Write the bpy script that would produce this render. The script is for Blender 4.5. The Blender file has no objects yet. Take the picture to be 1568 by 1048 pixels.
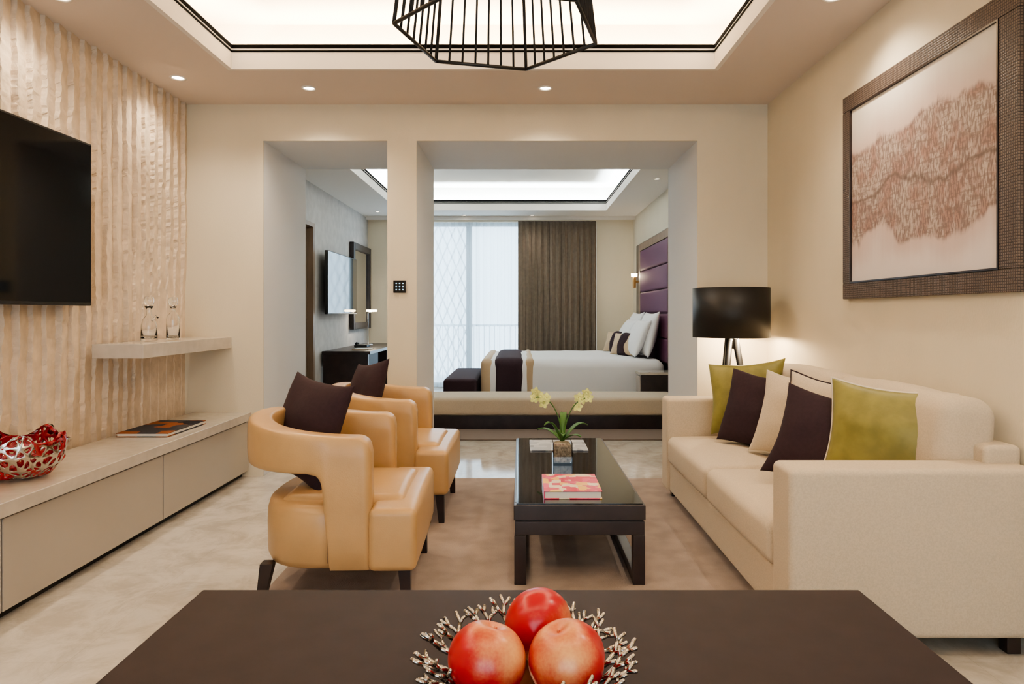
import bpy, bmesh, math, random
from mathutils import Vector, Matrix, noise
R = random.Random(7)
S = bpy.context.scene
COL = S.collection
try:
    S.view_settings.look = 'AgX - Medium High Contrast'
except Exception: pass

# ------------------------------------------------------------------ materials
def newmat(name):
    m = bpy.data.materials.new(name); m.use_nodes = True
    nt = m.node_tree
    return m, nt, nt.nodes['Principled BSDF']
def N(nt, t, **kw):
    n = nt.nodes.new(t)
    for k, v in kw.items():
        setattr(n, k, v)
    return n
def mathn(nt, op, a, b=None, clamp=False):
    n = N(nt, 'ShaderNodeMath', operation=op, use_clamp=clamp)
    for i, v in enumerate((a, b)):
        if v is None: continue
        if isinstance(v, (int, float)): n.inputs[i].default_value = v
        else: nt.links.new(v, n.inputs[i])
    return n.outputs[0]
def mixc(nt, fac, a, b):
    n = N(nt, 'ShaderNodeMix', data_type='RGBA')
    for idx, v in ((0, fac), (6, a), (7, b)):
        if isinstance(v, (int, float)): n.inputs[idx].default_value = v
        elif isinstance(v, tuple): n.inputs[idx].default_value = (*v[:3], 1)
        else: nt.links.new(v, n.inputs[idx])
    return n.outputs[2]
def smooth(nt, v, a, b):
    n = N(nt, 'ShaderNodeMapRange', interpolation_type='SMOOTHSTEP')
    nt.links.new(v, n.inputs[0]); n.inputs[1].default_value = a; n.inputs[2].default_value = b
    return n.outputs[0]
def mat(name, col, rough=.5, metal=0., noise_=None, bump=None, coat=0., trans=0., emit=None, sheen=0., spec=None, stretch=None):
    m, nt, p = newmat(name)
    p.inputs['Base Color'].default_value = (*col, 1)
    p.inputs['Roughness'].default_value = rough
    p.inputs['Metallic'].default_value = metal
    if coat: p.inputs['Coat Weight'].default_value = coat; p.inputs['Coat Roughness'].default_value = .05
    if trans: p.inputs['Transmission Weight'].default_value = trans
    if sheen: p.inputs['Sheen Weight'].default_value = sheen
    if spec is not None: p.inputs['Specular IOR Level'].default_value = spec
    if emit: p.inputs['Emission Color'].default_value = (*emit[0], 1); p.inputs['Emission Strength'].default_value = emit[1]
    tc = N(nt, 'ShaderNodeTexCoord')
    src = tc.outputs['Object']
    if stretch:
        mp = N(nt, 'ShaderNodeMapping'); mp.inputs['Scale'].default_value = stretch
        nt.links.new(src, mp.inputs[0]); src = mp.outputs[0]
    if noise_:
        t = N(nt, 'ShaderNodeTexNoise'); t.inputs['Scale'].default_value = noise_[0]; t.inputs['Detail'].default_value = 6
        nt.links.new(src, t.inputs['Vector'])
        a = noise_[1]
        lo = tuple(c*(1-a) for c in col); hi = tuple(min(1, c*(1+a)) for c in col)
        f = smooth(nt, t.outputs[0], .3, .7)
        nt.links.new(mixc(nt, f, lo, hi), p.inputs['Base Color'])
    if bump:
        t = N(nt, 'ShaderNodeTexNoise'); t.inputs['Scale'].default_value = bump[0]; t.inputs['Detail'].default_value = 3
        nt.links.new(src, t.inputs['Vector'])
        b = N(nt, 'ShaderNodeBump'); b.inputs['Strength'].default_value = bump[1]; b.inputs['Distance'].default_value = .004
        nt.links.new(t.outputs[0], b.inputs['Height']); nt.links.new(b.outputs[0], p.inputs['Normal'])
    return m

M_wall = mat('wall_cream', (.745, .66, .515), .8, noise_=(3, .02), bump=(220, .2), stretch=(1, 1, .3))
M_jamb_daylit = mat('jamb_daylight_tint', (.72, .70, .68), .7, bump=(150, .1))  # wall cream whitened: daylight in the passage is put into this colour
M_ceil = mat('ceiling_paint', (.72, .625, .555), .8)
M_ceilw = mat('ceiling_white', (.84, .79, .73), .8)
M_tray = mat('ceiling_tray_paint', (.76, .70, .61), .85)
M_flute = mat('carved_stone', (.70, .575, .445), .85, noise_=(14, .08), bump=(60, .4))
M_grey = mat('grey_wallpaper', (.54, .51, .48), .8, noise_=(9, .08), bump=(30, .4))
M_black = mat('black_matte', (.012, .011, .011), .5)
M_slot = mat('air_slot_black', (.004, .004, .004), .9, spec=.05)
M_dark = mat('dark_wood', (.026, .016, .015), .32, noise_=(12, .25), stretch=(1, 8, 1))
M_dark2 = mat('espresso_table', (.026, .017, .019), .5, noise_=(20, .10), spec=.22)
M_glassblk = mat('black_glass', (.012, .010, .011), .04, coat=.6)
M_tv = mat('tv_screen', (.005, .005, .006), .08, spec=.3)
M_lacq = mat('taupe_lacquer', (.42, .37, .32), .2, coat=.4)
M_stonetop = mat('cabinet_top_stone', (.56, .50, .43), .2, noise_=(18, .05), coat=.4)
M_leather = mat('tan_leather', (.51, .32, .15), .31, noise_=(9, .04), bump=(180, .12))
M_seam = mat('leather_seam', (.30, .18, .09), .6)
M_sofa = mat('linen_beige', (.59, .49, .365), .95, noise_=(160, .06), bump=(420, .35), sheen=.1)
M_plum = mat('plum_fabric', (.032, .014, .020), .9, noise_=(60, .1), bump=(380, .3))
M_olive = mat('olive_silk', (.225, .195, .046), .5, noise_=(12, .14), bump=(40, .2), sheen=.12)
M_pipe = mat('piping_cream', (.70, .62, .50), .8)
M_white = mat('bed_linen', (.90, .88, .87), .8, bump=(12, .15))
M_tan = mat('tan_band', (.52, .38, .24), .7)
M_purple = mat('purple_headboard', (.105, .032, .072), .6, bump=(200, .2))
M_rug = mat('rug_taupe', (.33, .26, .22), .95, noise_=(7, .13), bump=(260, .7), sheen=.1)
M_rug2 = mat('rug_brown', (.20, .15, .12), .95, bump=(260, .6))
M_drape = mat('drape_taupe', (.19, .145, .105), .8, noise_=(20, .08), bump=(300, .2))
M_silver = mat('silver', (.56, .51, .45), .16, 1.)
M_red = mat('red_enamel', (.36, .008, .015), .25, coat=.5)
M_glass = mat('clear_glass', (1, 1, 1), .02, trans=1.)
M_chrome = mat('chrome', (.8, .8, .8), .12, 1.)
M_leaf = mat('orchid_leaf', (.06, .16, .03), .4)
M_petal = mat('orchid_petal', (.72, .74, .28), .5, noise_=(40, .1))
M_moss = mat('pebbles', (.40, .33, .24), .9, noise_=(90, .4), bump=(90, 1.))
M_paper = mat('book_pages', (.80, .77, .70), .8)
M_brass = mat('brass', (.62, .42, .2), .3, 1.)
M_wood = mat('door_wood', (.22, .15, .10), .45, noise_=(14, .15), stretch=(1, 1, .1))
M_metalf = mat('window_frame', (.16, .19, .23), .4)
M_bulb = mat('downlight_lens', (1, .9, .8), .4, emit=((1, .86, .66), 14))
M_bulb2 = mat('lamp_glow', (1, .9, .8), .4, emit=((1, .8, .5), 12))
M_dot = mat('switch_led', (.3, .6, .8), .4, emit=((.4, .75, 1), 1.2))
M_mirror = mat('mirror', (.55, .55, .53), .04, 1.)
M_ext = mat('balcony_stone', (.75, .78, .82), .8)
M_rail = mat('railing_paint', (.55, .60, .66), .6)

def weave():
    m, nt, p = newmat('bronze_weave')
    tc = N(nt, 'ShaderNodeTexCoord')
    ch = N(nt, 'ShaderNodeTexVoronoi', distance='CHEBYCHEV'); ch.inputs['Scale'].default_value = 90; ch.inputs['Randomness'].default_value = .12
    nt.links.new(tc.outputs['Object'], ch.inputs['Vector'])
    f = smooth(nt, ch.outputs[0], .25, .5)
    nt.links.new(mixc(nt, f, (.14, .10, .078), (.025, .017, .015)), p.inputs['Base Color'])
    b = N(nt, 'ShaderNodeBump'); b.invert = True; b.inputs['Strength'].default_value = .8; b.inputs['Distance'].default_value = .004
    nt.links.new(ch.outputs[0], b.inputs['Height']); nt.links.new(b.outputs[0], p.inputs['Normal'])
    p.inputs['Roughness'].default_value = .5
    return m
M_frame = weave()

def marble():
    m, nt, p = newmat('marble_tile')
    tc = N(nt, 'ShaderNodeTexCoord')
    n1 = N(nt, 'ShaderNodeTexNoise'); n1.inputs['Scale'].default_value = 4.5; n1.inputs['Detail'].default_value = 12; n1.inputs['Roughness'].default_value = .72; n1.inputs['Distortion'].default_value = .5
    nt.links.new(tc.outputs['Object'], n1.inputs['Vector'])
    br = N(nt, 'ShaderNodeTexBrick'); br.offset = 0.0
    br.inputs['Scale'].default_value = 1; br.inputs['Brick Width'].default_value = .8; br.inputs['Row Height'].default_value = .8
    br.inputs['Mortar Size'].default_value = .0014; br.inputs['Mortar Smooth'].default_value = .3
    br.inputs['Color1'].default_value = (.97, .97, .97, 1); br.inputs['Color2'].default_value = (1.0, 1.0, 1.0, 1); br.inputs['Mortar'].default_value = (.86, .85, .83, 1)
    nt.links.new(tc.outputs['Object'], br.inputs['Vector'])
    c = mixc(nt, smooth(nt, n1.outputs[0], .36, .62), (.52, .47, .40), (.68, .63, .56))
    mx = N(nt, 'ShaderNodeMix', data_type='RGBA', blend_type='MULTIPLY'); mx.inputs[0].default_value = 1
    nt.links.new(c, mx.inputs[6]); nt.links.new(br.outputs['Color'], mx.inputs[7])
    nt.links.new(mx.outputs[2], p.inputs['Base Color'])
    p.inputs['Roughness'].default_value = .08
    return m
M_marble = marble()

def artmat():
    m, nt, p = newmat('art_print')
    tc = N(nt, 'ShaderNodeTexCoord'); sp = N(nt, 'ShaderNodeSeparateXYZ')
    nt.links.new(tc.outputs['Object'], sp.inputs[0])
    def nz(sc, det=5, mapping=None):
        n = N(nt, 'ShaderNodeTexNoise'); n.inputs['Scale'].default_value = sc; n.inputs['Detail'].default_value = det
        if mapping:
            mp = N(nt, 'ShaderNodeMapping'); mp.inputs['Scale'].default_value = mapping
            nt.links.new(tc.outputs['Object'], mp.inputs[0]); nt.links.new(mp.outputs[0], n.inputs['Vector'])
        else: nt.links.new(tc.outputs['Object'], n.inputs['Vector'])
        return n.outputs[0]
    v = mathn(nt, 'DIVIDE', mathn(nt, 'SUBTRACT', sp.outputs[2], 1.40), .96)
    n1 = nz(2.2, 3); n1b = nz(1.0, 3, (1, 30, 3))
    vv = mathn(nt, 'ADD', v, mathn(nt, 'MULTIPLY', mathn(nt, 'SUBTRACT', n1, .5), .34))
    vv = mathn(nt, 'ADD', vv, mathn(nt, 'MULTIPLY', mathn(nt, 'SUBTRACT', n1b, .5), .06))
    lo = smooth(nt, vv, .20, .24)
    hi = mathn(nt, 'SUBTRACT', 1, smooth(nt, vv, .74, .78))
    msk = mathn(nt, 'MULTIPLY', lo, hi)
    strk = nz(1., 7, (1, 110, 30)); strk2 = nz(1., 4, (1, 14, 70)); big = nz(6, 6); cell = nz(1., 3, (1, 26, 12))
    wash = mixc(nt, smooth(nt, big, .40, .60), (.46, .37, .32), (.34, .20, .165))
    wash = mixc(nt, mathn(nt, 'MULTIPLY', smooth(nt, cell, .50, .64), .5), wash, (.58, .49, .43))
    town = mixc(nt, mathn(nt, 'MULTIPLY', smooth(nt, strk, .42, .60), .75), wash, (.10, .065, .06))
    town = mixc(nt, mathn(nt, 'MULTIPLY', smooth(nt, strk2, .54, .62), .55), town, (.14, .095, .085))
    dl = mathn(nt, 'ABSOLUTE', mathn(nt, 'SUBTRACT', vv, .47))
    town = mixc(nt, mathn(nt, 'MULTIPLY', mathn(nt, 'SUBTRACT', 1, smooth(nt, dl, .0, .022)), .75), town, (.08, .05, .045))
    base = mixc(nt, smooth(nt, v, .10, .9), (.74, .66, .625), (.70, .64, .56))
    halo = mathn(nt, 'MULTIPLY', smooth(nt, vv, .04, .24), mathn(nt, 'SUBTRACT', 1, smooth(nt, vv, .74, .98)))
    base = mixc(nt, mathn(nt, 'MULTIPLY', halo, .8), base, (.56, .42, .37))
    nt.links.new(mixc(nt, mathn(nt, 'MULTIPLY', msk, .86), base, town), p.inputs['Base Color'])
    p.inputs['Roughness'].default_value = .6; p.inputs['Specular IOR Level'].default_value = .2
    return m
M_art = artmat()

def covermat(name, cols, scale, rough=.3):
    m, nt, p = newmat(name)
    tc = N(nt, 'ShaderNodeTexCoord')
    v = N(nt, 'ShaderNodeTexVoronoi', distance='CHEBYCHEV'); v.inputs['Scale'].default_value = scale
    nt.links.new(tc.outputs['Object'], v.inputs['Vector'])
    sp = N(nt, 'ShaderNodeSeparateColor'); nt.links.new(v.outputs['Color'], sp.inputs[0])
    r = N(nt, 'ShaderNodeValToRGB'); r.color_ramp.interpolation = 'CONSTANT'
    e = r.color_ramp.elements
    e[0].position = 0; e[0].color = (*cols[0], 1); e[1].position = 1/len(cols); e[1].color = (*cols[1], 1)
    for i in range(2, len(cols)):
        k = e.new(i/len(cols)); k.color = (*cols[i], 1)
    nt.links.new(sp.outputs[0], r.inputs[0]); nt.links.new(r.outputs[0], p.inputs['Base Color'])
    p.inputs['Roughness'].default_value = rough
    if rough > .5: p.inputs['Specular IOR Level'].default_value = .15
    return m
M_cover = covermat('cookbook_cover', [(.62, .02, .06), (.72, .06, .14), (.85, .50, .10), (.80, .68, .50), (.62, .02, .06)], 22)
M_cover2 = covermat('art_book_cover', [(.03, .03, .04), (.07, .065, .07), (.30, .10, .04), (.05, .05, .06)], 9, .7)
M_mag = covermat('magazine_cover', [(.35, .36, .38), (.55, .55, .55), (.2, .2, .22), (.45, .45, .47)], 14)

def sheermat():
    m, nt, p = newmat('sheer_voile')
    out = nt.nodes['Material Output']
    tr = N(nt, 'ShaderNodeBsdfTransparent'); tr.inputs[0].default_value = (.90, .96, 1, 1)
    tl = N(nt, 'ShaderNodeBsdfTranslucent'); tl.inputs[0].default_value = (.88, .95, .99, 1)
    df = N(nt, 'ShaderNodeBsdfDiffuse'); df.inputs[0].default_value = (.88, .95, .99, 1)
    a = N(nt, 'ShaderNodeMixShader'); a.inputs[0].default_value = .22
    nt.links.new(tl.outputs[0], a.inputs[1]); nt.links.new(df.outputs[0], a.inputs[2])
    b = N(nt, 'ShaderNodeMixShader'); b.inputs[0].default_value = .58
    nt.links.new(tr.outputs[0], b.inputs[1]); nt.links.new(a.outputs[0], b.inputs[2])
    nt.links.new(b.outputs[0], out.inputs[0])
    return m
M_sheer = sheermat()

def peachmat():
    m, nt, p = newmat('nectarine_skin')
    tc = N(nt, 'ShaderNodeTexCoord')
    n = N(nt, 'ShaderNodeTexNoise'); n.inputs['Scale'].default_value = 9; n.inputs['Detail'].default_value = 2
    nt.links.new(tc.outputs['Object'], n.inputs['Vector'])
    n2 = N(nt, 'ShaderNodeTexNoise'); n2.inputs['Scale'].default_value = 260
    nt.links.new(tc.outputs['Object'], n2.inputs['Vector'])
    sp = N(nt, 'ShaderNodeSeparateXYZ'); nt.links.new(tc.outputs['Object'], sp.inputs[0])
    f = mathn(nt, 'ADD', n.outputs[0], mathn(nt, 'MULTIPLY', sp.outputs[2], 6))
    f = mathn(nt, 'ADD', f, mathn(nt, 'MULTIPLY', mathn(nt, 'SUBTRACT', n2.outputs[0], .5), .10))
    c = mixc(nt, smooth(nt, f, .52, .86), (.50, .008, .016), (.86, .42, .15))
    nt.links.new(c, p.inputs['Base Color']); p.inputs['Roughness'].default_value = .28
    return m
M_peach = peachmat()

# ------------------------------------------------------------------ mesh helpers
def finish(name, me, mats, parent=None, smooth_=False):
    ob = bpy.data.objects.new(name, me); COL.objects.link(ob)
    for m in (mats if isinstance(mats, (list, tuple)) else [mats]): me.materials.append(m)
    if smooth_:
        for f in me.polygons: f.use_smooth = True
    if parent: ob.parent = parent
    return ob
def bm_obj(name, bm, mats, parent=None, smooth_=False):
    me = bpy.data.meshes.new(name); bmesh.ops.recalc_face_normals(bm, faces=bm.faces); bm.to_mesh(me); bm.free()
    return finish(name, me, mats, parent, smooth_)
def group(name, loc=(0, 0, 0), rz=0.):
    e = bpy.data.objects.new(name, None); COL.objects.link(e); e.location = loc; e.rotation_euler[2] = rz
    e.empty_display_size = .1
    return e
def addbox(bm, x0, x1, y0, y1, z0, z1, mi=0):
    vs = [bm.verts.new((x, y, z)) for x in (x0, x1) for y in (y0, y1) for z in (z0, z1)]
    for q in ((0, 1, 3, 2), (4, 6, 7, 5), (0, 4, 5, 1), (2, 3, 7, 6), (0, 2, 6, 4), (1, 5, 7, 3)):
        f = bm.faces.new([vs[i] for i in q]); f.material_index = mi
def boxes(name, lst, mats, parent=None, bevel=0.):
    bm = bmesh.new()
    for b in lst: addbox(bm, *b)
    ob = bm_obj(name, bm, mats, parent)
    if bevel:
        md = ob.modifiers.new('bev', 'BEVEL'); md.width = bevel; md.segments = 3; md.limit_method = 'ANGLE'
        for f in ob.data.polygons: f.use_smooth = True
        ob.modifiers.new('wn', 'WEIGHTED_NORMAL')
    return ob
def rbox(name, x0, x1, y0, y1, z0, z1, r, m, parent=None, crown=(0, 0, 0), n=8, wob=0., rot=None, seed=0):
    """rounded soft box centred on its own origin"""
    c = Vector(((x0+x1)/2, (y0+y1)/2, (z0+z1)/2)); h = Vector(((x1-x0)/2, (y1-y0)/2, (z1-z0)/2))
    r = min(r, h.x*.99, h.y*.99, h.z*.99)
    def axis(hh):
        e = [hh - r + r*math.tan(math.radians(a)) for a in (9, 18, 27, 36, 45)]
        mid = [(-1 + 2*i/n)*(hh-r) for i in range(n+1)]
        return [-q for q in reversed(e)] + mid + e
    ax = [axis(h.x), axis(h.y), axis(h.z)]
    bm = bmesh.new(); cache = {}
    def V(i, j, k):
        key = (i, j, k)
        if key in cache: return cache[key]
        p = Vector((ax[0][i], ax[1][j], ax[2][k]))
        q = Vector([max(-(h[a]-r), min(h[a]-r, p[a])) for a in range(3)])
        d = p-q
        if d.length > 1e-9: p = q + d.normalized()*r
        u = [p[a]/h[a] for a in range(3)]
        for a in range(3):
            if crown[a]:
                b, cc = (a+1) % 3, (a+2) % 3
                p[a] += crown[a]*u[a]*max(0, 1-u[b]**2)*max(0, 1-u[cc]**2)
        if wob:
            s = noise.noise_vector((p + Vector((seed*3.1, seed, 0)))*5)
            p += s*wob
        cache[key] = bm.verts.new(p); return cache[key]
    L = [len(a)-1 for a in ax]
    for a in range(3):
        b, cc = (a+1) % 3, (a+2) % 3
        for side in (0, L[a]):
            for i in range(L[b]):
                for j in range(L[cc]):
                    q = []
                    for di, dj in ((0, 0), (1, 0), (1, 1), (0, 1)):
                        idx = [0, 0, 0]; idx[a] = side; idx[b] = i+di; idx[cc] = j+dj
                        q.append(V(*idx))
                    bm.faces.new(q)
    ob = bm_obj(name, bm, m, parent, True)
    ob.location = c
    if rot: ob.rotation_euler = [math.radians(a) for a in rot]
    return ob
def addtube(bm, pts, rad, sides=6, mi=0, cap=True):
    pts = [Vector(p) for p in pts]; rings = []
    up = None
    for i, p in enumerate(pts):
        t = (pts[min(i+1, len(pts)-1)] - pts[max(i-1, 0)])
        if t.length < 1e-9: t = Vector((0, 0, 1))
        t.normalize()
        if up is None:
            up = Vector((0, 0, 1)) if abs(t.z) < .9 else Vector((1, 0, 0))
        a = t.cross(up)
        if a.length < 1e-6: a = t.orthogonal()
        a.normalize(); b = a.cross(t).normalized(); up = b
        rr = rad[i] if isinstance(rad, (list, tuple)) else rad
        rings.append([bm.verts.new(p + a*math.cos(2*math.pi*k/sides)*rr + b*math.sin(2*math.pi*k/sides)*rr) for k in range(sides)])
    for i in range(len(rings)-1):
        for k in range(sides):
            f = bm.faces.new((rings[i][k], rings[i][(k+1) % sides], rings[i+1][(k+1) % sides], rings[i+1][k])); f.material_index = mi; f.smooth = True
    if cap:
        bm.faces.new(rings[0][::-1]).material_index = mi; bm.faces.new(rings[-1]).material_index = mi
def tubes(name, lst, rad, m, parent=None, sides=8):
    bm = bmesh.new()
    for pts in lst: addtube(bm, pts, rad, sides)
    ob = bm_obj(name, bm, m, parent)
    for f in ob.data.polygons: f.use_smooth = len(f.vertices) == 4
    return ob
def addlathe(bm, prof, cx, cy, seg=32, mi=0):
    rings = []
    for r, z in prof:
        if r < 1e-6: rings.append([bm.verts.new((cx, cy, z))])
        else: rings.append([bm.verts.new((cx+r*math.cos(2*math.pi*k/seg), cy+r*math.sin(2*math.pi*k/seg), z)) for k in range(seg)])
    for a, b in zip(rings[:-1], rings[1:]):
        for k in range(seg):
            k2 = (k+1) % seg
            if len(a) == 1 and len(b) == 1: continue
            if len(a) == 1: f = bm.faces.new((a[0], b[k2], b[k]))
            elif len(b) == 1: f = bm.faces.new((a[k], a[k2], b[0]))
            else: f = bm.faces.new((a[k], a[k2], b[k2], b[k]))
            f.material_index = mi; f.smooth = True
def lathe(name, prof, cx, cy, m, parent=None, seg=32):
    bm = bmesh.new(); addlathe(bm, prof, cx, cy, seg)
    return bm_obj(name, bm, m, parent)
def pillow(name, c, w, h, t, yaw, tilt, roll, m, parent=None, pipe=None, n=20, seed=1, pinch=.10):
    bm = bmesh.new()
    def pt(u, v, s):
        x = u*w/2*(1-pinch*(1-v*v)); z = v*h/2*(1-pinch*(1-u*u))
        th = t/2*(max(0, (1-u*u)*(1-v*v)))**.46
        k = noise.noise(Vector((u*1.6+seed*5, v*1.6, s)))*.022*(1-u*u)*(1-v*v)
        k += .006*math.sin((abs(u)-abs(v))*22+seed)*max(0, abs(u)+abs(v)-1.0)*(1-u*u)**.5*(1-v*v)**.5
        sag = noise.noise(Vector((u*1.2, v*1.2, seed*7.7)))*.018
        return Vector((x+sag*(v), s*(th+k), z+sag*u))
    F = {}
    for s in (-1, 1):
        for i in range(n+1):
            for j in range(n+1):
                u = math.sin((-1+2*i/n)*math.pi/2); v = math.sin((-1+2*j/n)*math.pi/2)
                edge = i in (0, n) or j in (0, n)
                if edge and s == 1:
                    F[(s, i, j)] = F[(-1, i, j)]; continue
                F[(s, i, j)] = bm.verts.new(pt(u, v, s))
        for i in range(n):
            for j in range(n):
                f = bm.faces.new((F[(s, i, j)], F[(s, i+1, j)], F[(s, i+1, j+1)], F[(s, i, j+1)])); f.smooth = True
    mats = [m]
    if pipe:
        mats.append(pipe); loop = []
        q = 16
        for a in range(q): loop.append(pt(-1+2*a/q, -1, 0))
        for a in range(q): loop.append(pt(1, -1+2*a/q, 0))
        for a in range(q): loop.append(pt(1-2*a/q, 1, 0))
        for a in range(q+1): loop.append(pt(-1, 1-2*a/q, 0))
        addtube(bm, loop, .006, 6, 1)
    ob = bm_obj(name, bm, mats, parent)
    for f in ob.data.polygons: f.use_smooth = True
    ob.location = c; ob.rotation_euler = [math.radians(tilt), math.radians(roll), math.radians(yaw)]
    return ob

# ------------------------------------------------------------------ room constants
XL, XR, YF, YB2 = -2.50, 1.865, 5.15, 6.17
HC = 2.807; Y_END = 11.3; Y_BACK = -2.2

boxes('floor', [(-2.75, 2.05, Y_BACK-.1, 11.55, -.1, 0)], M_marble)

def fluted():
    nz = 230
    y0, y1 = Y_BACK, YF
    ys = [y0 + (1.6-y0)*i/60 for i in range(60)] + [1.6+(y1-1.6)*i/1000 for i in range(1001)]
    zs = [HC*j/nz for j in range(nz+1)]
    verts = []; faces = []
    per = .106
    for y in ys:
        for z in zs:
            w = noise.noise(Vector((y*1.5, z*1.3, 0)))*.010 + noise.noise(Vector((y*5, z*16, 3)))*.010 + noise.noise(Vector((y*9, z*38, 6)))*.008
            q = (y + w)/per
            ph = q % 1.0; k = math.floor(q)
            saw = ph/.06 if ph < .06 else 1-(ph-.06)/.94
            amp = .033*(.8 + .5*noise.noise(Vector((k*3.7, z*3.0, 8))))
            amp *= 1 - .85*max(0, min(1, (y-4.35)/.3))*max(0, min(1, (1.75-z)/.5))
            d = saw*amp + noise.noise(Vector((y*30, z*30, 1)))*.002 + noise.noise(Vector((y*8, z*12, 5)))*.003
            verts.append((XL-.032+d, y, z))
    nzz = nz+1
    for i in range(len(ys)-1):
        for j in range(nz):
            a = i*nzz+j; faces.append((a, a+nzz, a+nzz+1, a+1))
    me = bpy.data.meshes.new('wall_left'); me.from_pydata(verts, [], faces); me.update()
    return finish('wall_left', me, M_flute, None, False)
fluted()
boxes('wall_left_backing', [(-2.70, -2.57, Y_BACK, 5.15, 0, 3.25)], M_wall)
boxes('wall_right', [(XR, XR+.12, Y_BACK, 11.4, 0, 3.25)], M_wall)
boxes('wall_back', [(-2.7, -1.6, Y_BACK-.12, Y_BACK, 0, 3.25), (1.3, 1.985, Y_BACK-.12, Y_BACK, 0, 3.25), (-1.6, 1.3, Y_BACK-.12, Y_BACK, 2.6, 3.25)], M_wall)
boxes('window_2', [(-1.6, -1.55, Y_BACK-.1, Y_BACK-.04, 0, 2.6), (1.25, 1.3, Y_BACK-.1, Y_BACK-.04, 0, 2.6), (-.175, -.125, Y_BACK-.1, Y_BACK-.04, 0, 2.6), (-1.55, 1.25, Y_BACK-.1, Y_BACK-.04, 2.55, 2.6), (-1.55, 1.25, Y_BACK-.1, Y_BACK-.04, 0, .06)], M_metalf)
ox = [(-2.56, -1.942), (-1.005, -.784), (1.335, XR)]
OT = 2.533
lst = []
for a, b in ox:
    lst.append((a, b, YF, YF+.012, 0, HC+.02, 0)); lst.append((a, b, YF+.012, YB2, 0, OT, 1))
lst += [(-1.942, -1.005, YF, YF+.012, OT, HC+.02, 0), (-.784, 1.335, YF, YF+.012, OT, HC+.02, 0), (-2.56, XR, YF+.012, YB2, OT, HC+.3, 1)]
boxes('wall_partition', lst, [M_wall, M_jamb_daylit])
boxes('wall_bedroom_left', [(-2.66, -2.53, YB2, 7.1, 0, 3.25), (-2.66, -2.53, 8.37, 11.4, 0, 3.25), (-2.66, -2.53, 7.1, 8.37, 2.33, 3.25)], M_grey)
dr = group('door_1')
boxes('door_leaf', [(-2.65, -2.60, 7.16, 8.31, 0.005, 2.28)], M_wood, dr, .004)
boxes('door_frame', [(-2.66, -2.52, 7.1, 7.16, 0, 2.33), (-2.66, -2.52, 8.31, 8.37, 0, 2.33), (-2.66, -2.52, 7.16, 8.31, 2.28, 2.33)], M_wood, dr, .003)
boxes('door_handle', [(-2.60, -2.55, 7.24, 7.26, 1.0, 1.02), (-2.56, -2.545, 7.24, 7.38, 1.0, 1.02)], M_chrome, dr, .003)
WX0, WX1, WZ = -2.02, 1.26, 2.745
boxes('wall_window_side', [(-2.66, WX0, Y_END, 11.55, 0, 3.25), (WX1, 1.985, Y_END, 11.55, 0, 3.25), (WX0, WX1, Y_END, 11.55, WZ, 3.25)], M_wall)
boxes('window_1', [(x-.045, x+.045, 11.40, 11.5, 0, WZ) for x in (-1.975, -.86, .20, 1.215)] + [(-1.93, 1.17, 11.42, 11.5, WZ-.06, WZ), (-1.93, 1.17, 11.42, 11.5, 0, .07)], M_metalf)
boxes('baseboard_left', [(-2.53, -2.515, 8.4, 11.3, 0, .09)], M_dark)
boxes('baseboard_right', [(XR-.012, XR, 4.7, 5.14, 0, .08)], M_wall)

UP = 3.20
def tray(name, x0, x1, y0, y1, X0, X1, Y0, Y1, mlow, mup):
    g = .26; lt = .03; U = UP; e = .015
    boxes(name, [(X0, x0-e, Y0, Y1, HC, HC+.04), (x1+e, X1, Y0, Y1, HC, HC+.04), (x0-e, x1+e, Y0, y0-e, HC, HC+.04), (x0-e, x1+e, y1+e, Y1, HC, HC+.04)], mlow)
    def ring(o, w, z0, z1):
        return [(x0-o-w, x0-o, y0-o-w, y1+o+w, z0, z1), (x1+o, x1+o+w, y0-o-w, y1+o+w, z0, z1),
                (x0-o, x1+o, y0-o-w, y0-o, z0, z1), (x0-o, x1+o, y1+o, y1+o+w, z0, z1)]
    boxes('trim_'+name, ring(0, lt, HC-.003, 2.966), M_ceilw)
    boxes('trim_air_slot_'+name, ring(-.004, .0045, 2.912, 2.924) + ring(-.004, .0045, 2.937, 2.960), M_slot)
    boxes(name+'_cove', ring(g, .03, HC+.04, U) + [(x0-g-.03, x1+g+.03, y0-g-.03, y1+g+.03, U, U+.05)], mup)
tray('ceiling', -1.86, 1.25, .1, 4.395, -2.56, XR, Y_BACK, YF, M_ceil, M_tray)
tray('ceiling_bedroom', -1.86, 1.31, 7.0, 10.43, -2.6, XR, YB2, 11.35, M_ceilw, M_ceilw)

def downlight(x, y, r=.045, power=20, z=HC, col=(1, .86, .68), size=100):
    g = group('recessed_downlight')
    lathe('trim_ring', [(r*.72, z+.03), (r*.78, z-.001), (r*.95, z-.006), (r*1.15, z-.005), (r*1.18, z), (r*1.18, z+.01)], x, y, M_ceilw, g, 28)
    lathe('lens', [(0, z-.0008), (r*.76, z-.0008), (r*.76, z+.004), (0, z+.004)], x, y, M_bulb, g, 24)
    l = bpy.data.lights.new('downlight_beam', 'SPOT'); l.energy = power; l.color = col; l.spot_size = math.radians(size); l.spot_blend = 1; l.shadow_soft_size = .05
    o = bpy.data.objects.new('downlight_beam', l); COL.objects.link(o); o.parent = g; o.location = (x, y, z-.03)
for x, y in ((.174, 4.777), (-1.48, 4.777), (-2.29, 4.565), (-2.29, 3.4), (-2.29, 2.2), (1.56, 3.4), (1.56, 1.6), (-2.25, .6)):
    downlight(x, y, power=26 if x < -2 else 54, size=135)
for x, y in ((-2.21, 10.56), (.19, 10.95), (-.9, 10.95), (1.6, 8.0)):
    downlight(x, y, .035, 12, col=(1, .9, .8))
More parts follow.
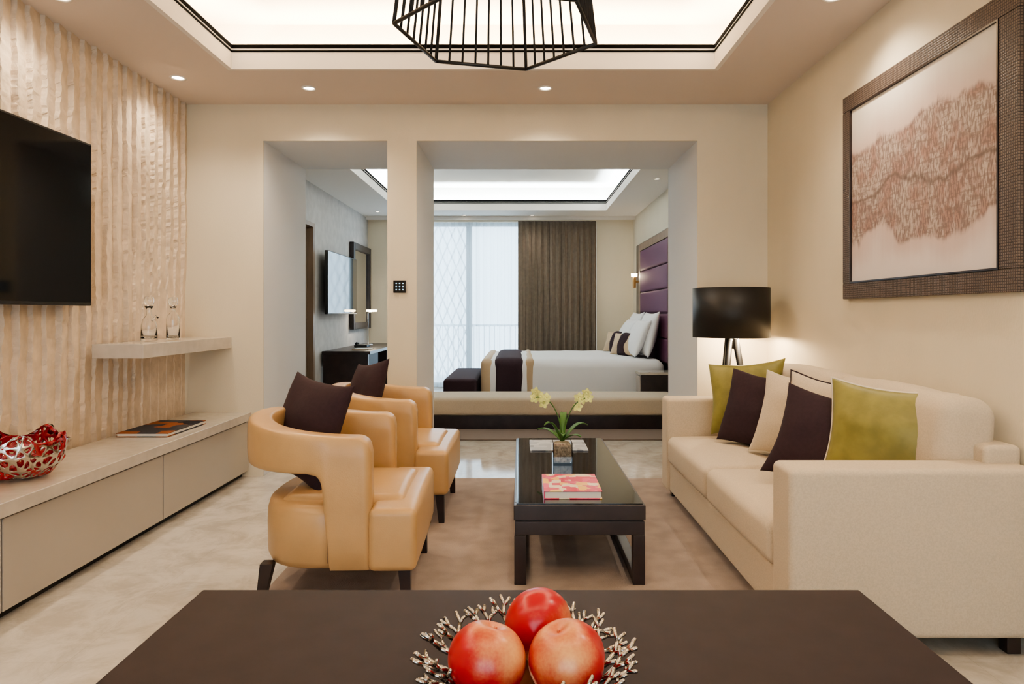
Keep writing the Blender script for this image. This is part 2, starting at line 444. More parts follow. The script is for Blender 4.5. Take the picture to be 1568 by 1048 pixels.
g = group('ceiling_sprinkler')
lathe('sprinkler_head', [(0, UP-.06), (.03, UP-.06), (.03, UP-.05), (.012, UP-.045), (.012, UP-.01), (.045, UP-.005), (.045, UP)], .13, 7.9, M_chrome, g, 16)

def area(name, loc, sx, sy, energy, col, rot=(math.pi, 0, 0)):
    l = bpy.data.lights.new(name, 'AREA'); l.shape = 'RECTANGLE'; l.size = sx; l.size_y = sy; l.energy = energy; l.color = col
    o = bpy.data.objects.new(name, l); COL.objects.link(o); o.location = loc; o.rotation_euler = rot
WARM = (1, .81, .59); COOL = (.76, .92, 1)
def cove(pref, x0, x1, y0, y1, e, col):
    d = .13; z = HC+.055; A = (x1-x0); B = (y1-y0)
    for nm, loc, sx, sy in (('a', ((x0+x1)/2, y1+d, z), A, .05), ('b', ((x0+x1)/2, y0-d, z), A, .05), ('c', (x0-d, (y0+y1)/2, z), .05, B), ('d', (x1+d, (y0+y1)/2, z), .05, B)):
        area(pref+'_led_strip_'+nm, loc, sx, sy, e*max(sx, sy), col)
cove('living', -1.86, 1.25, .1, 4.395, 21, WARM)
cove('bedroom', -1.86, 1.31, 7.0, 10.43, 22, COOL)

# ------------------------------------------------------------------ left: cabinet, shelf, TV
g = group('media_cabinet')
boxes('top_slab', [(-2.475, -2.03, .3, 5.145, .425, .485)], M_stonetop, g, .004)
boxes('carcass', [(-2.475, -2.075, .32, 5.145, .04, .425)], M_lacq, g)
boxes('drawer_front', [(-2.075, -2.05, a+.004, b-.004, .045, .415) for a, b in ((.32, 1.48), (1.48, 2.70), (2.70, 3.92), (3.92, 5.14))], M_lacq, g, .003)
boxes('plinth', [(-2.475, -2.10, .36, 5.145, 0, .04)], M_black, g)
g = group('floating_shelf')
boxes('shelf_board', [(-2.478, -2.18, 3.945, 5.148, .968, 1.052)], M_stonetop, g, .003)
g = group('television')
boxes('bezel', [(-2.455, -2.405, 2.22, 3.83, 1.272, 2.178)], M_black, g, .006)
boxes('screen', [(-2.405, -2.4035, 2.232, 3.818, 1.29, 2.166)], M_tv, g)
boxes('wall_bracket', [(-2.487, -2.45, 2.7, 3.3, 1.55, 1.9)], M_black, g)

def decanter(x, y, z, kind):
    g = group('glass_decanter')
    if kind == 0:
        prof = [(0, z+.004), (.045, z+.002), (.048, z+.01), (.045, z+.10), (.036, z+.14), (.016, z+.165), (.014, z+.20), (.026, z+.222), (.024, z+.222), (.012, z+.20), (.013, z+.165), (.033, z+.138), (.041, z+.1), (.043, z+.02), (0, z+.016)]
    else:
        prof = [(0, z+.004), (.038, z+.002), (.042, z+.008), (.040, z+.14), (.034, z+.165), (.014, z+.185), (.014, z+.21), (.022, z+.222), (.020, z+.222), (.011, z+.21), (.011, z+.187), (.030, z+.163), (.036, z+.138), (.038, z+.018), (0, z+.014)]
    lathe('bottle', prof, x, y, M_glass, g, 28)
    lathe('stopper', [(0, z+.205), (.010, z+.206), (.011, z+.226), (.028, z+.236), (.030, z+.262), (.024, z+.28), (0, z+.284)], x, y, M_glass, g, 24)
    if kind == 0:
        tubes('spout', [[(x+.03, y-.02, z+.13), (x+.06, y-.03, z+.16), (x+.075, y-.035, z+.15)]], .006, M_glass, g)
decanter(-2.34, 4.30, 1.0535, 0); decanter(-2.29, 4.50, 1.0535, 1)

g = group('art_book', (0, 0, 0))
boxes('cover', [(-2.43, -2.12, 4.10, 4.60, .4865, .490), (-2.43, -2.12, 4.10, 4.60, .506, .510)], M_cover2, g)
boxes('pages', [(-2.425, -2.125, 4.105, 4.595, .490, .506)], M_paper, g)

def lattice_bowl(cx, cy, z):
    g = group('coral_bowl')
    for nm, sc, m, th, sd in (('silver_lattice', 1., M_silver, .0065, 1), ('red_lattice', .95, M_red, .020, 2)):
        bm = bmesh.new(); bmesh.ops.create_icosphere(bm, subdivisions=3, radius=1)
        rr = random.Random(sd)
        for v in bm.verts:
            v.co += Vector((rr.uniform(-1, 1), rr.uniform(-1, 1), rr.uniform(-1, 1)))*.075
        bmesh.ops.delete(bm, geom=[v for v in bm.verts if v.co.z > .22 + .15*math.sin(5*math.atan2(v.co.y, v.co.x))], context='VERTS')
        for v in bm.verts:
            zz = max(v.co.z, -.78)
            v.co = Vector((v.co.x*.185*sc, v.co.y*.185*sc, (zz+.80)*.200*sc + (1-sc)*.1))
        ob = bm_obj(nm, bm, m, g, True); ob.location = (cx, cy, z)
        w = ob.modifiers.new('w', 'WIREFRAME'); w.thickness = th; w.use_even_offset = False
        s = ob.modifiers.new('s', 'SUBSURF'); s.levels = 1; s.render_levels = 1
lattice_bowl(-2.275, 3.10, .490)

# ------------------------------------------------------------------ picture
g = group('framed_picture')
y0, y1, z0, z1 = 2.51, 3.885, 1.31, 2.45
x0 = XR-.032; b = .088
boxes('frame', [(x0, XR-.002, y0, y1, z0, z0+b), (x0, XR-.002, y0, y1, z1-b, z1), (x0, XR-.002, y0, y0+b+.02, z0+b, z1-b), (x0, XR-.002, y1-b, y1, z0+b, z1-b)], M_frame, g, .004)
boxes('inner_lip', [(x0-.003, XR-.01, y0+b+.02, y1-b, z0+b, z0+b+.008), (x0-.003, XR-.01, y0+b+.02, y1-b, z1-b-.008, z1-b), (x0-.003, XR-.01, y0+b+.02, y0+b+.028, z0+b+.008, z1-b-.008), (x0-.003, XR-.01, y1-b-.008, y1-b, z0+b+.008, z1-b-.008)], M_dark, g)
boxes('print', [(XR-.025, XR-.012, y0+b, y1-b, z0+b, z1-b)], M_art, g)

# ------------------------------------------------------------------ pendant
def pendant(cx, cy, z):
    g = group('wire_pendant_lamp')
    bm = bmesh.new()
    def hexa(r, zz, rot=0):
        return [Vector((cx+r*math.cos(math.radians(60*k+rot)), cy+r*math.sin(math.radians(60*k+rot)), zz)) for k in range(6)]
    rot = 14
    A = hexa(.35, z, rot); B = hexa(.30, z+.40, rot); C = hexa(.05, z+.62, rot)
    for k in range(6):
        k2 = (k+1) % 6
        addtube(bm, [A[k], A[k2]], .0068, 6); addtube(bm, [B[k], B[k2]], .0055, 6); addtube(bm, [C[k], C[k2]], .005, 6)
        for q in range(7):
            t = q/7
            addtube(bm, [A[k].lerp(A[k2], t), B[k].lerp(B[k2], t), C[k].lerp(C[k2], t)], .0046 if q else .0068, 6)
    addtube(bm, [(cx, cy, z+.55), (cx, cy, UP-.01)], .006, 8)
    addlathe(bm, [(0, UP-.04), (.06, UP-.04), (.06, UP-.001), (0, UP-.001)], cx, cy, 24)
    addlathe(bm, [(0, z+.62), (.05, z+.62), (.05, z+.60), (.022, z+.59), (.022, z+.50), (0, z+.50)], cx, cy, 20)
    bm_obj('wire_cage', bm, M_black, g)
    bm = bmesh.new(); addlathe(bm, [(0, z+.36), (.03, z+.37), (.045, z+.41), (.03, z+.46), (.018, z+.50), (0, z+.50)], cx, cy, 20)
    bm_obj('bulb', bm, M_bulb2, g)
pendant(-.075, 2.32, 2.18)

boxes('living_room_rug', [(-1.12, 1.30, 2.1, 5.04, .001, .014)], M_rug, None, .004)
boxes('bedroom_rug', [(-1.5, 1.5, 6.60, 7.19, .001, .012)], M_rug2, None, .003)

# ------------------------------------------------------------------ chairs
def chair(cx, cy, rz=0.):
    g = group('leather_tub_chair', (cx, cy, .014), math.radians(rz))
    path = []
    fx, ex, yy, aa = .20, -.02, .335, .315
    ns = 26
    for i in range(ns+1): path.append((fx+(ex-fx)*i/ns, -yy))
    na = 40
    for i in range(1, na):
        a = math.pi*i/na
        c, s = -math.cos(a), math.sin(a)
        path.append((ex-aa*abs(s)**.85, yy*(1 if c > 0 else -1)*abs(c)**.85))
    for i in range(ns+1): path.append((ex+(fx-ex)*i/ns, yy))
    P = [Vector((p[0], p[1], 0)) for p in path]
    L = [0.]
    for i in range(1, len(P)): L.append(L[-1]+(P[i]-P[i-1]).length)
    T = L[-1]; bm = bmesh.new(); rings = []
    ns2 = 28
    for i, p in enumerate(P):
        t = (P[min(i+1, len(P)-1)]-P[max(i-1, 0)]).normalized(); nrm = Vector((t.y, -t.x, 0))
        s = min(L[i], T-L[i]); th = .056
        f = min(1, max(0, (s-.05)/(T/2-.05)))
        hi = .715 + .06*(3*f*f-2*f**3)
        if s < .165: lo = .172
        elif s < .235:
            q = (s-.165)/.07; lo = .172 + (.47-.172)*min(1, q*3) if q < .33 else .47+.09*math.sqrt(max(0, 1-(1-(q-.33)/.67)**2))
        else: lo = .56 + .012*f
        r = .06
        if s < r:
            hi = hi - r + math.sqrt(max(0, r*r-(r-s)**2)); e = math.sqrt(max(0, 1-((.03-s)/.03)**2)) if s < .03 else 1
            th = th*(.62+.38*e)
        mid = (hi+lo)/2; hh = (hi-lo)/2
        ring = []
        for k in range(ns2):
            a = 2*math.pi*k/ns2; ca, sa = math.cos(a), math.sin(a)
            ux = (abs(ca)**.45)*(1 if ca > 0 else -1); uz = (abs(sa)**.45)*(1 if sa > 0 else -1)
            dx = ux*th
            if hh > th:
                dz = (hh-th)*max(-1, min(1, sa*1.6)) + uz*th if abs(sa) > 1e-6 else 0
            else: dz = uz*hh
            ring.append(bm.verts.new((p.x+nrm.x*dx, p.y+nrm.y*dx, mid+dz)))
        rings.append(ring)
    for a, b_ in zip(rings[:-1], rings[1:]):
        for k in range(ns2):
            bm.faces.new((a[k], a[(k+1) % ns2], b_[(k+1) % ns2], b_[k]))
    bm.faces.new(rings[0]); bm.faces.new(rings[-1][::-1])
    bm_obj('wraparound_arm_band', bm, M_leather, g, True)
    bm = bmesh.new(); lv = []
    def plan(sc):
        pts = []
        for i in range(0, 41):
            a = math.pi*i/40; c, s = -math.cos(a), math.sin(a)
            pts.append((-.02-(.27*sc)*s**.8 if s > 0 else -.02, (.375*sc)*(1 if c > 0 else -1)*abs(c)**.8))
        pts.append((.12, .375*sc)); pts.insert(0, (.12, -.375*sc))
        return pts
    for sc, z in ((.90, .172), (.96, .182), (1, .21), (1.01, .33), (1, .39), (.97, .42), (.9, .432), (.6, .432)):
        lv.append([bm.verts.new((x, y, z)) for x, y in plan(sc)])
    for a, b_ in zip(lv[:-1], lv[1:]):
        n = len(a)
        for k in range(n): bm.faces.new((a[k], a[(k+1) % n], b_[(k+1) % n], b_[k]))
    bm.faces.new(lv[0][::-1]); bm.faces.new(lv[-1])
    bm_obj('lower_shell', bm, M_leather, g, True)
    rbox('seat_front', .19, .385, -.395, .395, .172, .425, .028, M_leather, g, crown=(.012, 0, .012))
    rbox('seat_cushion', -.20, .33, -.275, .275, .30, .450, .045, M_leather, g, crown=(0, 0, .02))
    tubes('seams', [[(.3865, y, .19+.022*j) for j in range(10)] for y in (-.20, .20)] + [[(.03, s*.386, .21+.022*j) for j in range(9)] for s in (-1, 1)], .0022, M_seam, g, 6)
    bm = bmesh.new()
    for lx, ly in ((.33, -.32), (.33, .32), (-.24, -.28), (-.24, .28)):
        ex_, ey = (.012 if lx > 0 else -.03), (.01 if ly > 0 else -.01)
        t = .026; bt = .016
        top = [bm.verts.new((lx+a*t, ly+b_*t, .18)) for a, b_ in ((-1, -1), (1, -1), (1, 1), (-1, 1))]
        bot = [bm.verts.new((lx+ex_+a*bt, ly+ey+b_*bt, 0)) for a, b_ in ((-1, -1), (1, -1), (1, 1), (-1, 1))]
        for k in range(4): bm.faces.new((top[k], top[(k+1) % 4], bot[(k+1) % 4], bot[k]))
        bm.faces.new(top[::-1]); bm.faces.new(bot)
    bm_obj('legs', bm, M_dark, g)
    return g
chair(-.82, 3.13, 2)
chair(-.80, 4.30, 0)
pillow('throw_pillow', (-.985, 3.16, .70), .52, .48, .16, -44, -20, 3, M_plum, seed=2)
pillow('throw_pillow', (-.985, 4.30, .71), .44, .45, .15, -52, -20, -8, M_plum, seed=3)

# ------------------------------------------------------------------ coffee table
g = group('coffee_table', (0, 0, .014))
X0, X1, Y0, Y1 = -.03, .56, 3.05, 4.68
boxes('frame', [(X0, X1, Y0, Y0+.05, .29, .357), (X0, X1, Y1-.05, Y1, .29, .357), (X0, X0+.05, Y0+.05, Y1-.05, .29, .357), (X1-.05, X1, Y0+.05, Y1-.05, .29, .357)], M_dark, g, .003)
boxes('apron', [(X0+.004, X1-.004, Y0+.004, Y0+.05, .222, .284), (X0+.004, X1-.004, Y1-.05, Y1-.004, .222, .284), (X0+.004, X0+.05, Y0+.05, Y1-.05, .222, .284), (X1-.05, X1-.004, Y0+.05, Y1-.05, .222, .284)], M_dark, g, .003)
boxes('shadow_gap', [(X0+.01, X1-.01, Y0+.01, Y1-.01, .284, .29)], M_black, g)
boxes('glass_top', [(X0+.012, X1-.012, Y0+.012, Y1-.012, .357, .363)], M_glassblk, g)
boxes('legs', [(x, x+.054, y, y+.054, 0, .222) for x in (X0+.002, X1-.056) for y in (Y0+.002, Y1-.056)], M_dark, g, .003)
boxes('floor_rails', [(x, x+.05, Y0+.056, Y1-.056, 0, .045) for x in (X0+.004, X1-.054)], M_dark, g, .003)
TT = .3775
g = group('cookbook')
boxes('cover', [(.108, .375, 3.13, 3.46, TT, TT+.004), (.108, .375, 3.13, 3.46, TT+.034, TT+.038), (.108, .112, 3.13, 3.46, TT+.004, TT+.034)], M_cover, g, .001)
boxes('pages', [(.112, .370, 3.135, 3.455, TT+.004, TT+.034)], M_paper, g)
g = group('magazine')
boxes('cover', [(.06, .42, 4.22, 4.56, TT, TT+.008)], M_mag, g, .001)
g = group('potted_orchid')
px, py, pz = .238, 3.90, TT
boxes('glass_pot', [(px-.055, px+.055, py-.055, py-.051, pz, pz+.12), (px-.055, px+.055, py+.051, py+.055, pz, pz+.12), (px-.055, px-.051, py-.051, py+.051, pz, pz+.12), (px+.051, px+.055, py-.051, py+.051, pz, pz+.12), (px-.051, px+.051, py-.051, py+.051, pz, pz+.008)], M_glass, g)
rbox('pebbles', px-.05, px+.05, py-.05, py+.05, pz+.009, pz+.112, .015, M_moss, g, crown=(0, 0, .012), wob=.003)
bm = bmesh.new()
for ang, ln, rise, wd in ((20, .16, .10, .022), (160, .15, .07, .022), (80, .10, .16, .02), (-40, .13, .05, .02), (-150, .12, .12, .018), (110, .1, .05, .02), (-90, .1, .06, .018)):
    a = math.radians(ang); d = Vector((math.cos(a), math.sin(a), 0)); s = Vector((-d.y, d.x, 0)); prev = None
    for k in range(9):
        t = k/8; c = Vector((px, py, pz+.115)) + d*ln*t + Vector((0, 0, rise*math.sin(t*2.1)))
        w = wd*math.sin(math.pi*min(.98, t*.9+.1))**.6
        row = [bm.verts.new(c-s*w+Vector((0, 0, .006))), bm.verts.new(c), bm.verts.new(c+s*w+Vector((0, 0, .006)))]
        if prev:
            for q in range(2): bm.faces.new((prev[q], prev[q+1], row[q+1], row[q]))
        prev = row
ob = bm_obj('leaves', bm, M_leaf, g, True); sd = ob.modifiers.new('s', 'SOLIDIFY'); sd.thickness = .002
def bez(p0, p1, p2, p3, n=14):
    return [p0*(1-t)**3 + p1*3*t*(1-t)**2 + p2*3*t*t*(1-t) + p3*t**3 for t in [i/n for i in range(n+1)]]
o = Vector((px, py, pz+.1))
s1 = bez(o, o+Vector((0, 0, .18)), o+Vector((-.07, 0, .30)), o+Vector((-.16, -.01, .27)))
s2 = bez(o, o+Vector((.02, 0, .15)), o+Vector((.05, 0, .26)), o+Vector((.15, .0, .27)))
tubes('stems', [s1, s2], .0032, M_leaf, g)
bm = bmesh.new()
def blossom(c, r, seed):
    rr = random.Random(seed); nrm = Vector((rr.uniform(-.6, .6), -1, rr.uniform(-.3, .5))).normalized()
    a = nrm.orthogonal().normalized(); b_ = nrm.cross(a)
    for k in range(5):
        th = 2*math.pi*k/5 + rr.uniform(-.1, .1); d = a*math.cos(th)+b_*math.sin(th); s = nrm.cross(d)
        w = r*.42; pts = [c, c+d*r*.45+s*w+nrm*r*.15, c+d*r*.85+s*w*.7+nrm*r*.1, c+d*r*1.05, c+d*r*.85-s*w*.7+nrm*r*.1, c+d*r*.45-s*w+nrm*r*.15]
        bm.faces.new([bm.verts.new(p) for p in pts])
    bmesh.ops.create_icosphere(bm, subdivisions=1, radius=r*.2, matrix=Matrix.Translation(c+nrm*r*.15))
for i, q in enumerate((s1[14], s1[12], s1[10]+Vector((0, 0, .01)), s1[11]+Vector((0, 0, -.03)), s1[13]+Vector((-.01, 0, .03)), s2[14], s2[12], s2[13]+Vector((.01, 0, .03)), s2[10]+Vector((.01, 0, -.02)), s2[11]+Vector((0, 0, .02)))):
    blossom(q, .030, i)
ob = bm_obj('blossoms', bm, M_petal, g); sd = ob.modifiers.new('s', 'SOLIDIFY'); sd.thickness = .0015

# ------------------------------------------------------------------ sofa
g = group('sofa', (0, 0, .0))
SX0, SX1, SY0, SY1 = .955, 1.855, 2.42, 4.62
rbox('base', SX0+.015, SX1-.02, SY0+.17, SY1-.17, .07, .26, .02, M_sofa, g)
rbox('arm_near', SX0, SX1, SY0, SY0+.18, .07, .675, .025, M_sofa, g)
rbox('arm_far', SX0, SX1, SY1-.18, SY1, .07, .675, .025, M_sofa, g)
rbox('back_frame', SX1-.14, SX1, SY0+.10, SY1-.10, .07, .74, .022, M_sofa, g)
ym = (SY0+SY1)/2
rbox('seat_cushion_1', SX0-.005, SX1-.16, SY0+.185, ym-.002, .255, .435, .045, M_sofa, g, crown=(.008, 0, .025))
rbox('seat_cushion_2', SX0-.005, SX1-.16, ym+.002, SY1-.185, .255, .435, .045, M_sofa, g, crown=(.008, 0, .025))
rbox('back_cushion_1', 1.585, 1.805, SY0+.165, ym-.003, .43, .90, .06, M_sofa, g, crown=(.03, 0, .02), wob=.012, rot=(0, 7, 0), seed=1)
rbox('back_cushion_2', 1.585, 1.805, ym+.003, SY1-.185, .43, .90, .06, M_sofa, g, crown=(.03, 0, .02), wob=.012, rot=(0, 7, 0), seed=4)
boxes('legs', [(x, x+.05, y, y+.05, 0.014 if x < 1.2 else 0, .072) for x in (SX0+.05, SX1-.1) for y in (SY0+.04, SY1-.09)], M_dark, g, .003)
pillow('throw_pillow', (1.40, 4.22, .71), .46, .45, .17, -26, -14, -5, M_olive, seed=4)
pillow('throw_pillow', (1.38, 3.97, .66), .43, .45, .16, -46, -18, 6, M_plum, seed=5)
pillow('throw_pillow', (1.46, 3.62, .67), .46, .45, .16, -56, -16, 4, M_sofa, None, M_pipe, seed=6)
pillow('throw_pillow', (1.49, 3.30, .68), .48, .46, .15, -46, -14, 8, M_sofa, None, M_plum, seed=7)
pillow('throw_pillow', (1.38, 3.05, .655), .48, .43, .16, -36, -20, 12, M_plum, seed=8)
pillow('throw_pillow', (1.52, 2.84, .70), .47, .46, .16, -38, -14, 4, M_olive, None, M_pipe, seed=9)

# ------------------------------------------------------------------ tripod lamp
g = group('tripod_floor_lamp')
lx, ly = 1.50, 4.865
lathe('drum_shade', [(.262, 1.06), (.266, 1.06), (.266, 1.41), (.262, 1.41), (.262, 1.06)], lx, ly, M_black, g, 56)
lathe('shade_diffuser', [(0, 1.40), (.262, 1.40), (.262, 1.402), (0, 1.402)], lx, ly, M_black, g, 40)
bm = bmesh.new()
for k in range(3):
    a = math.radians(90+120*k+20); d = Vector((math.cos(a), math.sin(a), 0))
    addtube(bm, [Vector((lx, ly, 1.05))+d*.03, Vector((lx, ly, .0))+d*.215], [.024, .014], 10)
addtube(bm, [(lx, ly, .98), (lx, ly, 1.15)], .03, 16)
for k in range(3):
    a = math.radians(120*k); addtube(bm, [(lx, ly, 1.12), (lx+.262*math.cos(a), ly+.262*math.sin(a), 1.10)], .003, 6)
bm_obj('tripod', bm, M_black, g)
bm = bmesh.new(); addlathe(bm, [(0, 1.15), (.02, 1.15), (.035, 1.2), (.03, 1.25), (0, 1.27)], lx, ly, 20); bm_obj('bulb', bm, M_bulb2, g)
l = bpy.data.lights.new('lamp_light', 'POINT'); l.energy = 26; l.color = (1, .78, .52); l.shadow_soft_size = .04
o = bpy.data.objects.new('lamp_light', l); COL.objects.link(o); o.location = (lx+.06, ly, 1.09); o.parent = g

g = group('light_switch_panel')
boxes('plate', [(-.958, -.862, YF-.012, YF-.001, 1.385, 1.478)], M_glassblk, g, .003)
boxes('buttons', [(x-.005, x+.005, YF-.0135, YF-.0118, z-.004, z+.004) for x in (-.935, -.910, -.885) for z in (1.408, 1.432, 1.456)], M_dot, g)

# ------------------------------------------------------------------ foreground table
g = group('dining_table')
boxes('top', [(-.552, .588, .12, 1.186, .71, .75)], M_dark2, g, .003)
boxes('apron', [(-.50, .536, .17, 1.13, .64, .71)], M_dark, g)
boxes('legs', [(x, x+.07, y, y+.07, 0, .64) for x in (-.50, .466) for y in (.17, 1.06)], M_dark, g, .004)
g = group('coral_fruit_bowl')
bx, by, bz = .008, .875, .7515
bm = bmesh.new(); rr = random.Random(11)
addlathe(bm, [(0, bz), (.055, bz), (.06, bz+.004), (.09, bz+.014), (.088, bz+.018), (.058, bz+.010), (0, bz+.008)], bx, by, 40)
def branch(p, d, ln, r, lvl):
    q = p + d*ln
    m_ = p.lerp(q, .5) + Vector((rr.uniform(-1, 1), rr.uniform(-1, 1), rr.uniform(-1, 1)))*ln*.1
    addtube(bm, [p, m_, q], [r, r*.94, r*.92], 7)
    bmesh.ops.create_icosphere(bm, subdivisions=1, radius=r*.98, matrix=Matrix.Translation(q))
    if lvl > 0:
        ax = Vector((-d.y, d.x, .3)).normalized()
        for sg in (1, -1):
            dd = (d + ax*sg*rr.uniform(.45, .75) + Vector((0, 0, rr.uniform(-.1, .35)))).normalized()
            branch(q, dd, ln*rr.uniform(.68, .85), r*.9, lvl-1)
for k in range(17):
    a = 2*math.pi*k/17 + rr.uniform(-.08, .08); d = Vector((math.cos(a), math.sin(a), .48+rr.uniform(-.1, .15))).normalized()
    branch(Vector((bx+.07*math.cos(a), by+.07*math.sin(a), bz+.012)), d, .030, .0036, 3)
ob = bm_obj('coral_branches', bm, M_silver, g)
for f in ob.data.polygons: f.use_smooth = True
def fruit(x, y, z, r, rx, ry, rz):
    prof = []
    for i in range(25):
        a = math.pi*i/24; rad = r*math.sin(a)*(1+.03*math.sin(a)); zz = r*math.cos(a)*.96
        zz -= r*.22*math.exp(-(a/.28)**2)
        prof.append((max(0, rad), zz))
    prof[0] = (0, prof[0][1]); prof[-1] = (0, prof[-1][1])
    bm = bmesh.new(); addlathe(bm, prof, 0, 0, 36)
    for v in bm.verts:
        a = math.atan2(v.co.y, v.co.x); v.co.xy *= 1-.05*math.exp(-(a/.22)**2)
    addtube(bm, [(0, 0, r*.70), (.002, 0, r*.82)], .002, 6)
    ob = bm_obj('nectarine', bm, M_peach); ob.location = (x, y, z); ob.rotation_euler = (rx, ry, rz)
fruit(.024, .928, .808, .046, 2.0, .3, 1); fruit(-.041, .838, .805, .047, -.1, .3, .4); fruit(.057, .840, .805, .047, .1, -.3, -.2)

# ------------------------------------------------------------------ bedroom
g = group('upholstered_bench')
rbox('cushion', -1.35, 1.70, 7.22, 7.84, .145, .335, .04, M_sofa, g, crown=(0, 0, .01))
boxes('plinth', [(-1.33, 1.68, 7.235, 7.82, 0.0, .145)], M_dark, g, .004)
g = group('ottoman_bench')
rbox('seat', -.92, -.52, 8.10, 9.75, .16, .45, .04, M_plum, g, crown=(0, 0, .01))
boxes('legs', [(x, x+.05, y, y+.05, 0, .165) for x in (-.9, -.59) for y in (8.13, 9.67)], M_dark, g)
g = group('bed')
rbox('duvet', -.46, 1.74, 8.2, 10.2, .10, .67, .10, M_white, g, crown=(0, 0, .03), wob=.010, n=16)
rbox('bed_runner', -.345, .065, 8.185, 10.215, .095, .692, .10, M_plum, g, crown=(0, 0, .02))
rbox('runner_band_1', .06, .165, 8.187, 10.213, .096, .690, .10, M_tan, g, crown=(0, 0, .018))
rbox('runner_band_2', -.48, -.33, 8.187, 10.213, .096, .686, .10, M_tan, g, crown=(0, 0, .01))
boxes('bed_base', [(-.38, 1.74, 8.28, 10.12, 0.0, .12)], M_dark, g)
for nm, c, w, h, yaw, tl in (('pillow_1', (1.62, 9.72, .97), .88, .58, -90, -14), ('pillow_2', (1.62, 8.74, .97), .88, .58, -90, -14), ('pillow_3', (1.50, 9.66, .92), .86, .50, -90, -24), ('pillow_4', (1.50, 8.78, .92), .86, .50, -90, -24)):
    pillow(nm, c, w, h, .20, yaw, tl, 0, M_white, g)
for c in ((1.36, 9.6, .83), (1.36, 8.84, .83)):
    pillow('accent_cushion', c, .56, .30, .14, -62, -18, 0, M_tan, g)
    pillow('accent_cushion_band', c, .20, .308, .19, -62, -18, 0, M_plum, g, pinch=.0)
g = group('headboard')
hx = XR-.003
boxes('back_panel', [(hx-.04, hx, 7.65, 10.74, 0, 2.29)], M_dark, g, .004)
boxes('frame', [(hx-.10, hx-.04, 10.06, 10.18, .1, 2.25), (hx-.10, hx-.04, 8.05, 8.17, .6, 2.25), (hx-.10, hx-.04, 8.17, 10.06, 2.15, 2.25)], M_wood, g, .004)
for k in range(5):
    z = .62+k*.306
    rbox('purple_panel_%d' % (k+1), hx-.105, hx-.04, 8.18, 10.05, z, z+.303, .03, M_purple, g, crown=(.012, 0, 0))
g = group('wall_sconce')
boxes('arm', [(hx-.12, hx-.04, 10.44, 10.47, 1.70, 1.73), (hx-.14, hx-.10, 10.41, 10.50, 1.62, 1.78)], M_brass, g, .004)
lathe('shade', [(.03, 1.79), (.045, 1.79), (.05, 1.84), (.03, 1.84), (.03, 1.79)], hx-.12, 10.455, M_bulb2, g, 20)
l = bpy.data.lights.new('sconce_light', 'POINT'); l.energy = 5; l.color = (1, .78, .52); l.shadow_soft_size = .03
o = bpy.data.objects.new('sconce_light', l); COL.objects.link(o); o.location = (hx-.22, 10.45, 1.80); o.parent = g
g = group('nightstand')
boxes('body', [(1.39, 1.80, 7.86, 8.14, .06, .52)], M_dark, g, .004)
boxes('top', [(1.37, 1.81, 7.85, 8.15, .52, .55)], M_stonetop, g, .003)
boxes('drawers', [(1.378, 1.39, 7.88, 8.12, a, b_) for a, b_ in ((.09, .28), (.30, .50))], M_lacq, g, .003)
boxes('feet', [(x, x+.04, y, y+.04, 0, .062) for x in (1.41, 1.74) for y in (7.88, 8.08)], M_dark, g)
def drape(name, x0, x1, y, z0, z1, amp, waves, m, th=.003, seed=0):
    n = waves*12; verts = []; faces = []; nz = 14
    for i in range(n+1):
        t = i/n; x = x0+(x1-x0)*t
        for j in range(nz+1):
            v = j/nz
            a = amp*(.7+.5*noise.noise(Vector((t*waves*.6+seed, 0, 0))))*(1.1-.25*v)
            yy = y + a*math.sin(2*math.pi*waves*t + .6*noise.noise(Vector((t*9, v*1.5, seed))))
            xx = x + amp*.35*math.sin(4*math.pi*waves*t)
            verts.append((min(max(xx, x0), x1), yy, z0+(z1-z0)*v))
    for i in range(n):
        for j in range(nz):
            a = i*(nz+1)+j; faces.append((a, a+nz+1, a+nz+2, a+1))
    me = bpy.data.meshes.new(name); me.from_pydata(verts, [], faces); me.update()
    ob = finish(name, me, m, None, True)
    if th: sd = ob.modifiers.new('s', 'SOLIDIFY'); sd.thickness = th
    return ob
drape('drape_curtain', -.04, 1.235, 11.18, .01, 2.742, .045, 13, M_drape, seed=1)
drape('sheer_curtain', -2.0, .0, 11.32, .01, 2.742, .03, 17, M_sheer, 0, seed=5)
boxes('trim_curtain_track', [(-2.5, 1.86, 11.05, 11.06, 2.745, HC)], M_ceilw)
boxes('ceiling_curtain_pocket', [(-2.0, 1.25, 11.06, 11.3, 2.78, HC+.01)], M_ceilw)
g = group('wall_television')
boxes('bezel', [(-2.44, -2.40, 8.50, 10.0, 1.22, 2.02)], M_black, g, .006)
boxes('screen', [(-2.40, -2.398, 8.51, 9.99, 1.235, 2.01)], M_glassblk, g)
boxes('bracket', [(-2.53, -2.44, 8.95, 9.45, 1.45, 1.8)], M_black, g)
g = group('wall_mirror')
boxes('frame', [(-2.525, -2.46, 10.08, 10.18, .99, 2.29), (-2.525, -2.46, 11.14, 11.24, .99, 2.29), (-2.525, -2.46, 10.18, 11.14, .99, 1.09), (-2.525, -2.46, 10.18, 11.14, 2.19, 2.29)], M_dark, g, .006)
boxes('mirror_glass', [(-2.525, -2.49, 10.18, 11.14, 1.09, 2.19)], M_mirror, g)
g = group('writing_desk')
boxes('top', [(-2.51, -1.90, 8.62, 10.95, .71, .75)], M_dark, g, .003)
boxes('drawers', [(-2.50, -1.94, 8.66, 9.3, .55, .71), (-2.50, -1.94, 9.9, 10.9, .55, .71)], M_dark2, g, .003)
boxes('side_panels', [(-2.50, -1.93, 8.64, 8.69, 0, .71), (-2.50, -1.93, 10.88, 10.93, 0, .71)], M_dark, g, .003)
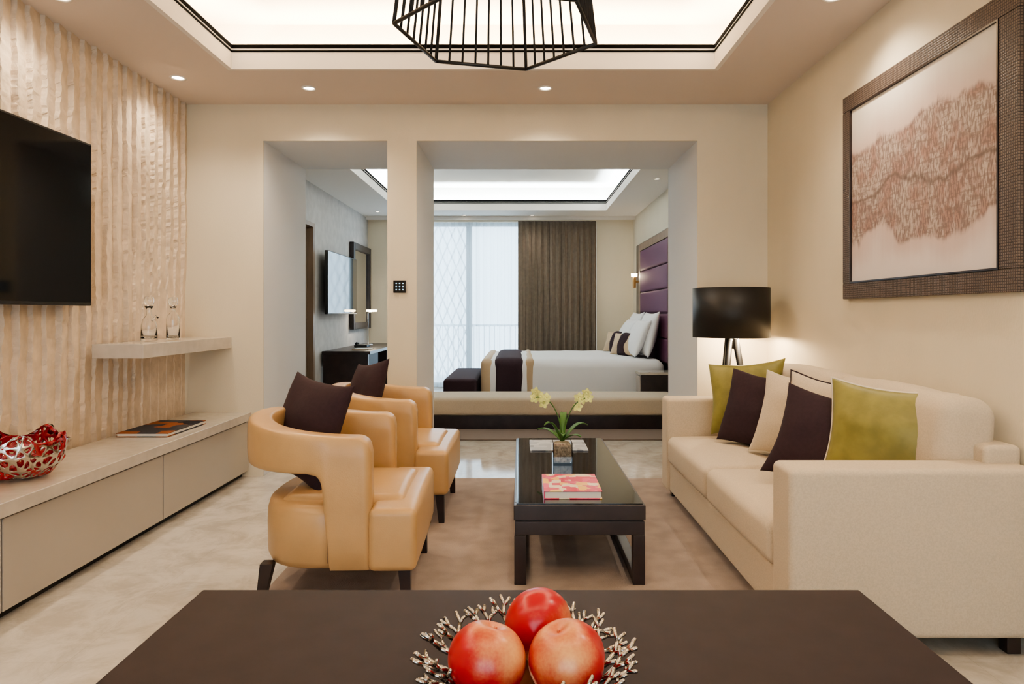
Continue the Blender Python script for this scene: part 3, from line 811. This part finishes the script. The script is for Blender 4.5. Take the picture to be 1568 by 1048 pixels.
g = group('desk_lamp')
lathe('base', [(0, .752), (.07, .752), (.07, .765), (.01, .77), (0, .77)], -2.30, 10.3, M_chrome, g, 24)
tubes('arm', [[(-2.30, 10.3, .76), (-2.30, 10.3, 1.24), (-2.20, 10.25, 1.27)]], .007, M_chrome, g)
rbox('shade', -2.31, -2.16, 10.20, 10.30, 1.255, 1.285, .012, M_bulb2, g)
l = bpy.data.lights.new('desk_light', 'POINT'); l.energy = 4; l.color = (1, .85, .65); l.shadow_soft_size = .03
o = bpy.data.objects.new('desk_light', l); COL.objects.link(o); o.location = (-2.22, 10.25, 1.2); o.parent = g
g = group('desk_telephone')
boxes('phone_body', [(-2.33, -2.15, 9.55, 9.75, .7515, .79)], M_black, g, .01)
tubes('handset', [[(-2.31, 9.58, .80), (-2.31, 9.65, .815), (-2.31, 9.72, .80)]], .016, M_black, g)
g = group('desk_folder')
boxes('folder_board', [(-2.2, -1.98, 8.9, 9.2, .7515, .762)], M_tan, g, .003)
boxes('folder_paper', [(-2.19, -1.99, 8.91, 9.19, .762, .766)], M_paper, g)

# ------------------------------------------------------------------ exterior
boxes('balcony_floor', [(-6, 6, 11.55, 14.2, -.2, -.05)], M_ext)
bm = bmesh.new()
for k in range(60):
    x = -3+k*.1; addtube(bm, [(x, 13.2, -.05), (x, 13.2, 1.0)], .008, 6)
addtube(bm, [(-3, 13.2, 1.0), (3, 13.2, 1.0)], .022, 8)
bm_obj('balcony_railing', bm, M_rail)
bm = bmesh.new()
for k in range(-14, 30):
    for sg in (1, -1):
        pts = []
        for j in range(13):
            z = j*.25-.05; x = -2.9 + k*.18 + sg*z*.42
            pts.append((x, 13.6, z))
        pts = [p for p in pts if -2.8 < p[0] < -.95]
        if len(pts) > 1: addtube(bm, pts, .015, 5)
bm_obj('lattice_screen', bm, M_ext)
# ------------------------------------------------------------------ world + camera
w = bpy.data.worlds.new('World'); S.world = w; w.use_nodes = True
bg = w.node_tree.nodes['Background']; bg.inputs[0].default_value = (.70, .87, 1, 1); bg.inputs[1].default_value = 4.3
cam = bpy.data.cameras.new('camera'); co = bpy.data.objects.new('camera', cam); COL.objects.link(co)
co.location = (0, 0, 1.23); co.rotation_euler = (math.pi/2, 0, 0)
cam.sensor_width = 36; cam.lens = 24.0; cam.shift_x = -.0083; cam.shift_y = -.028; cam.clip_start = .02
S.camera = co
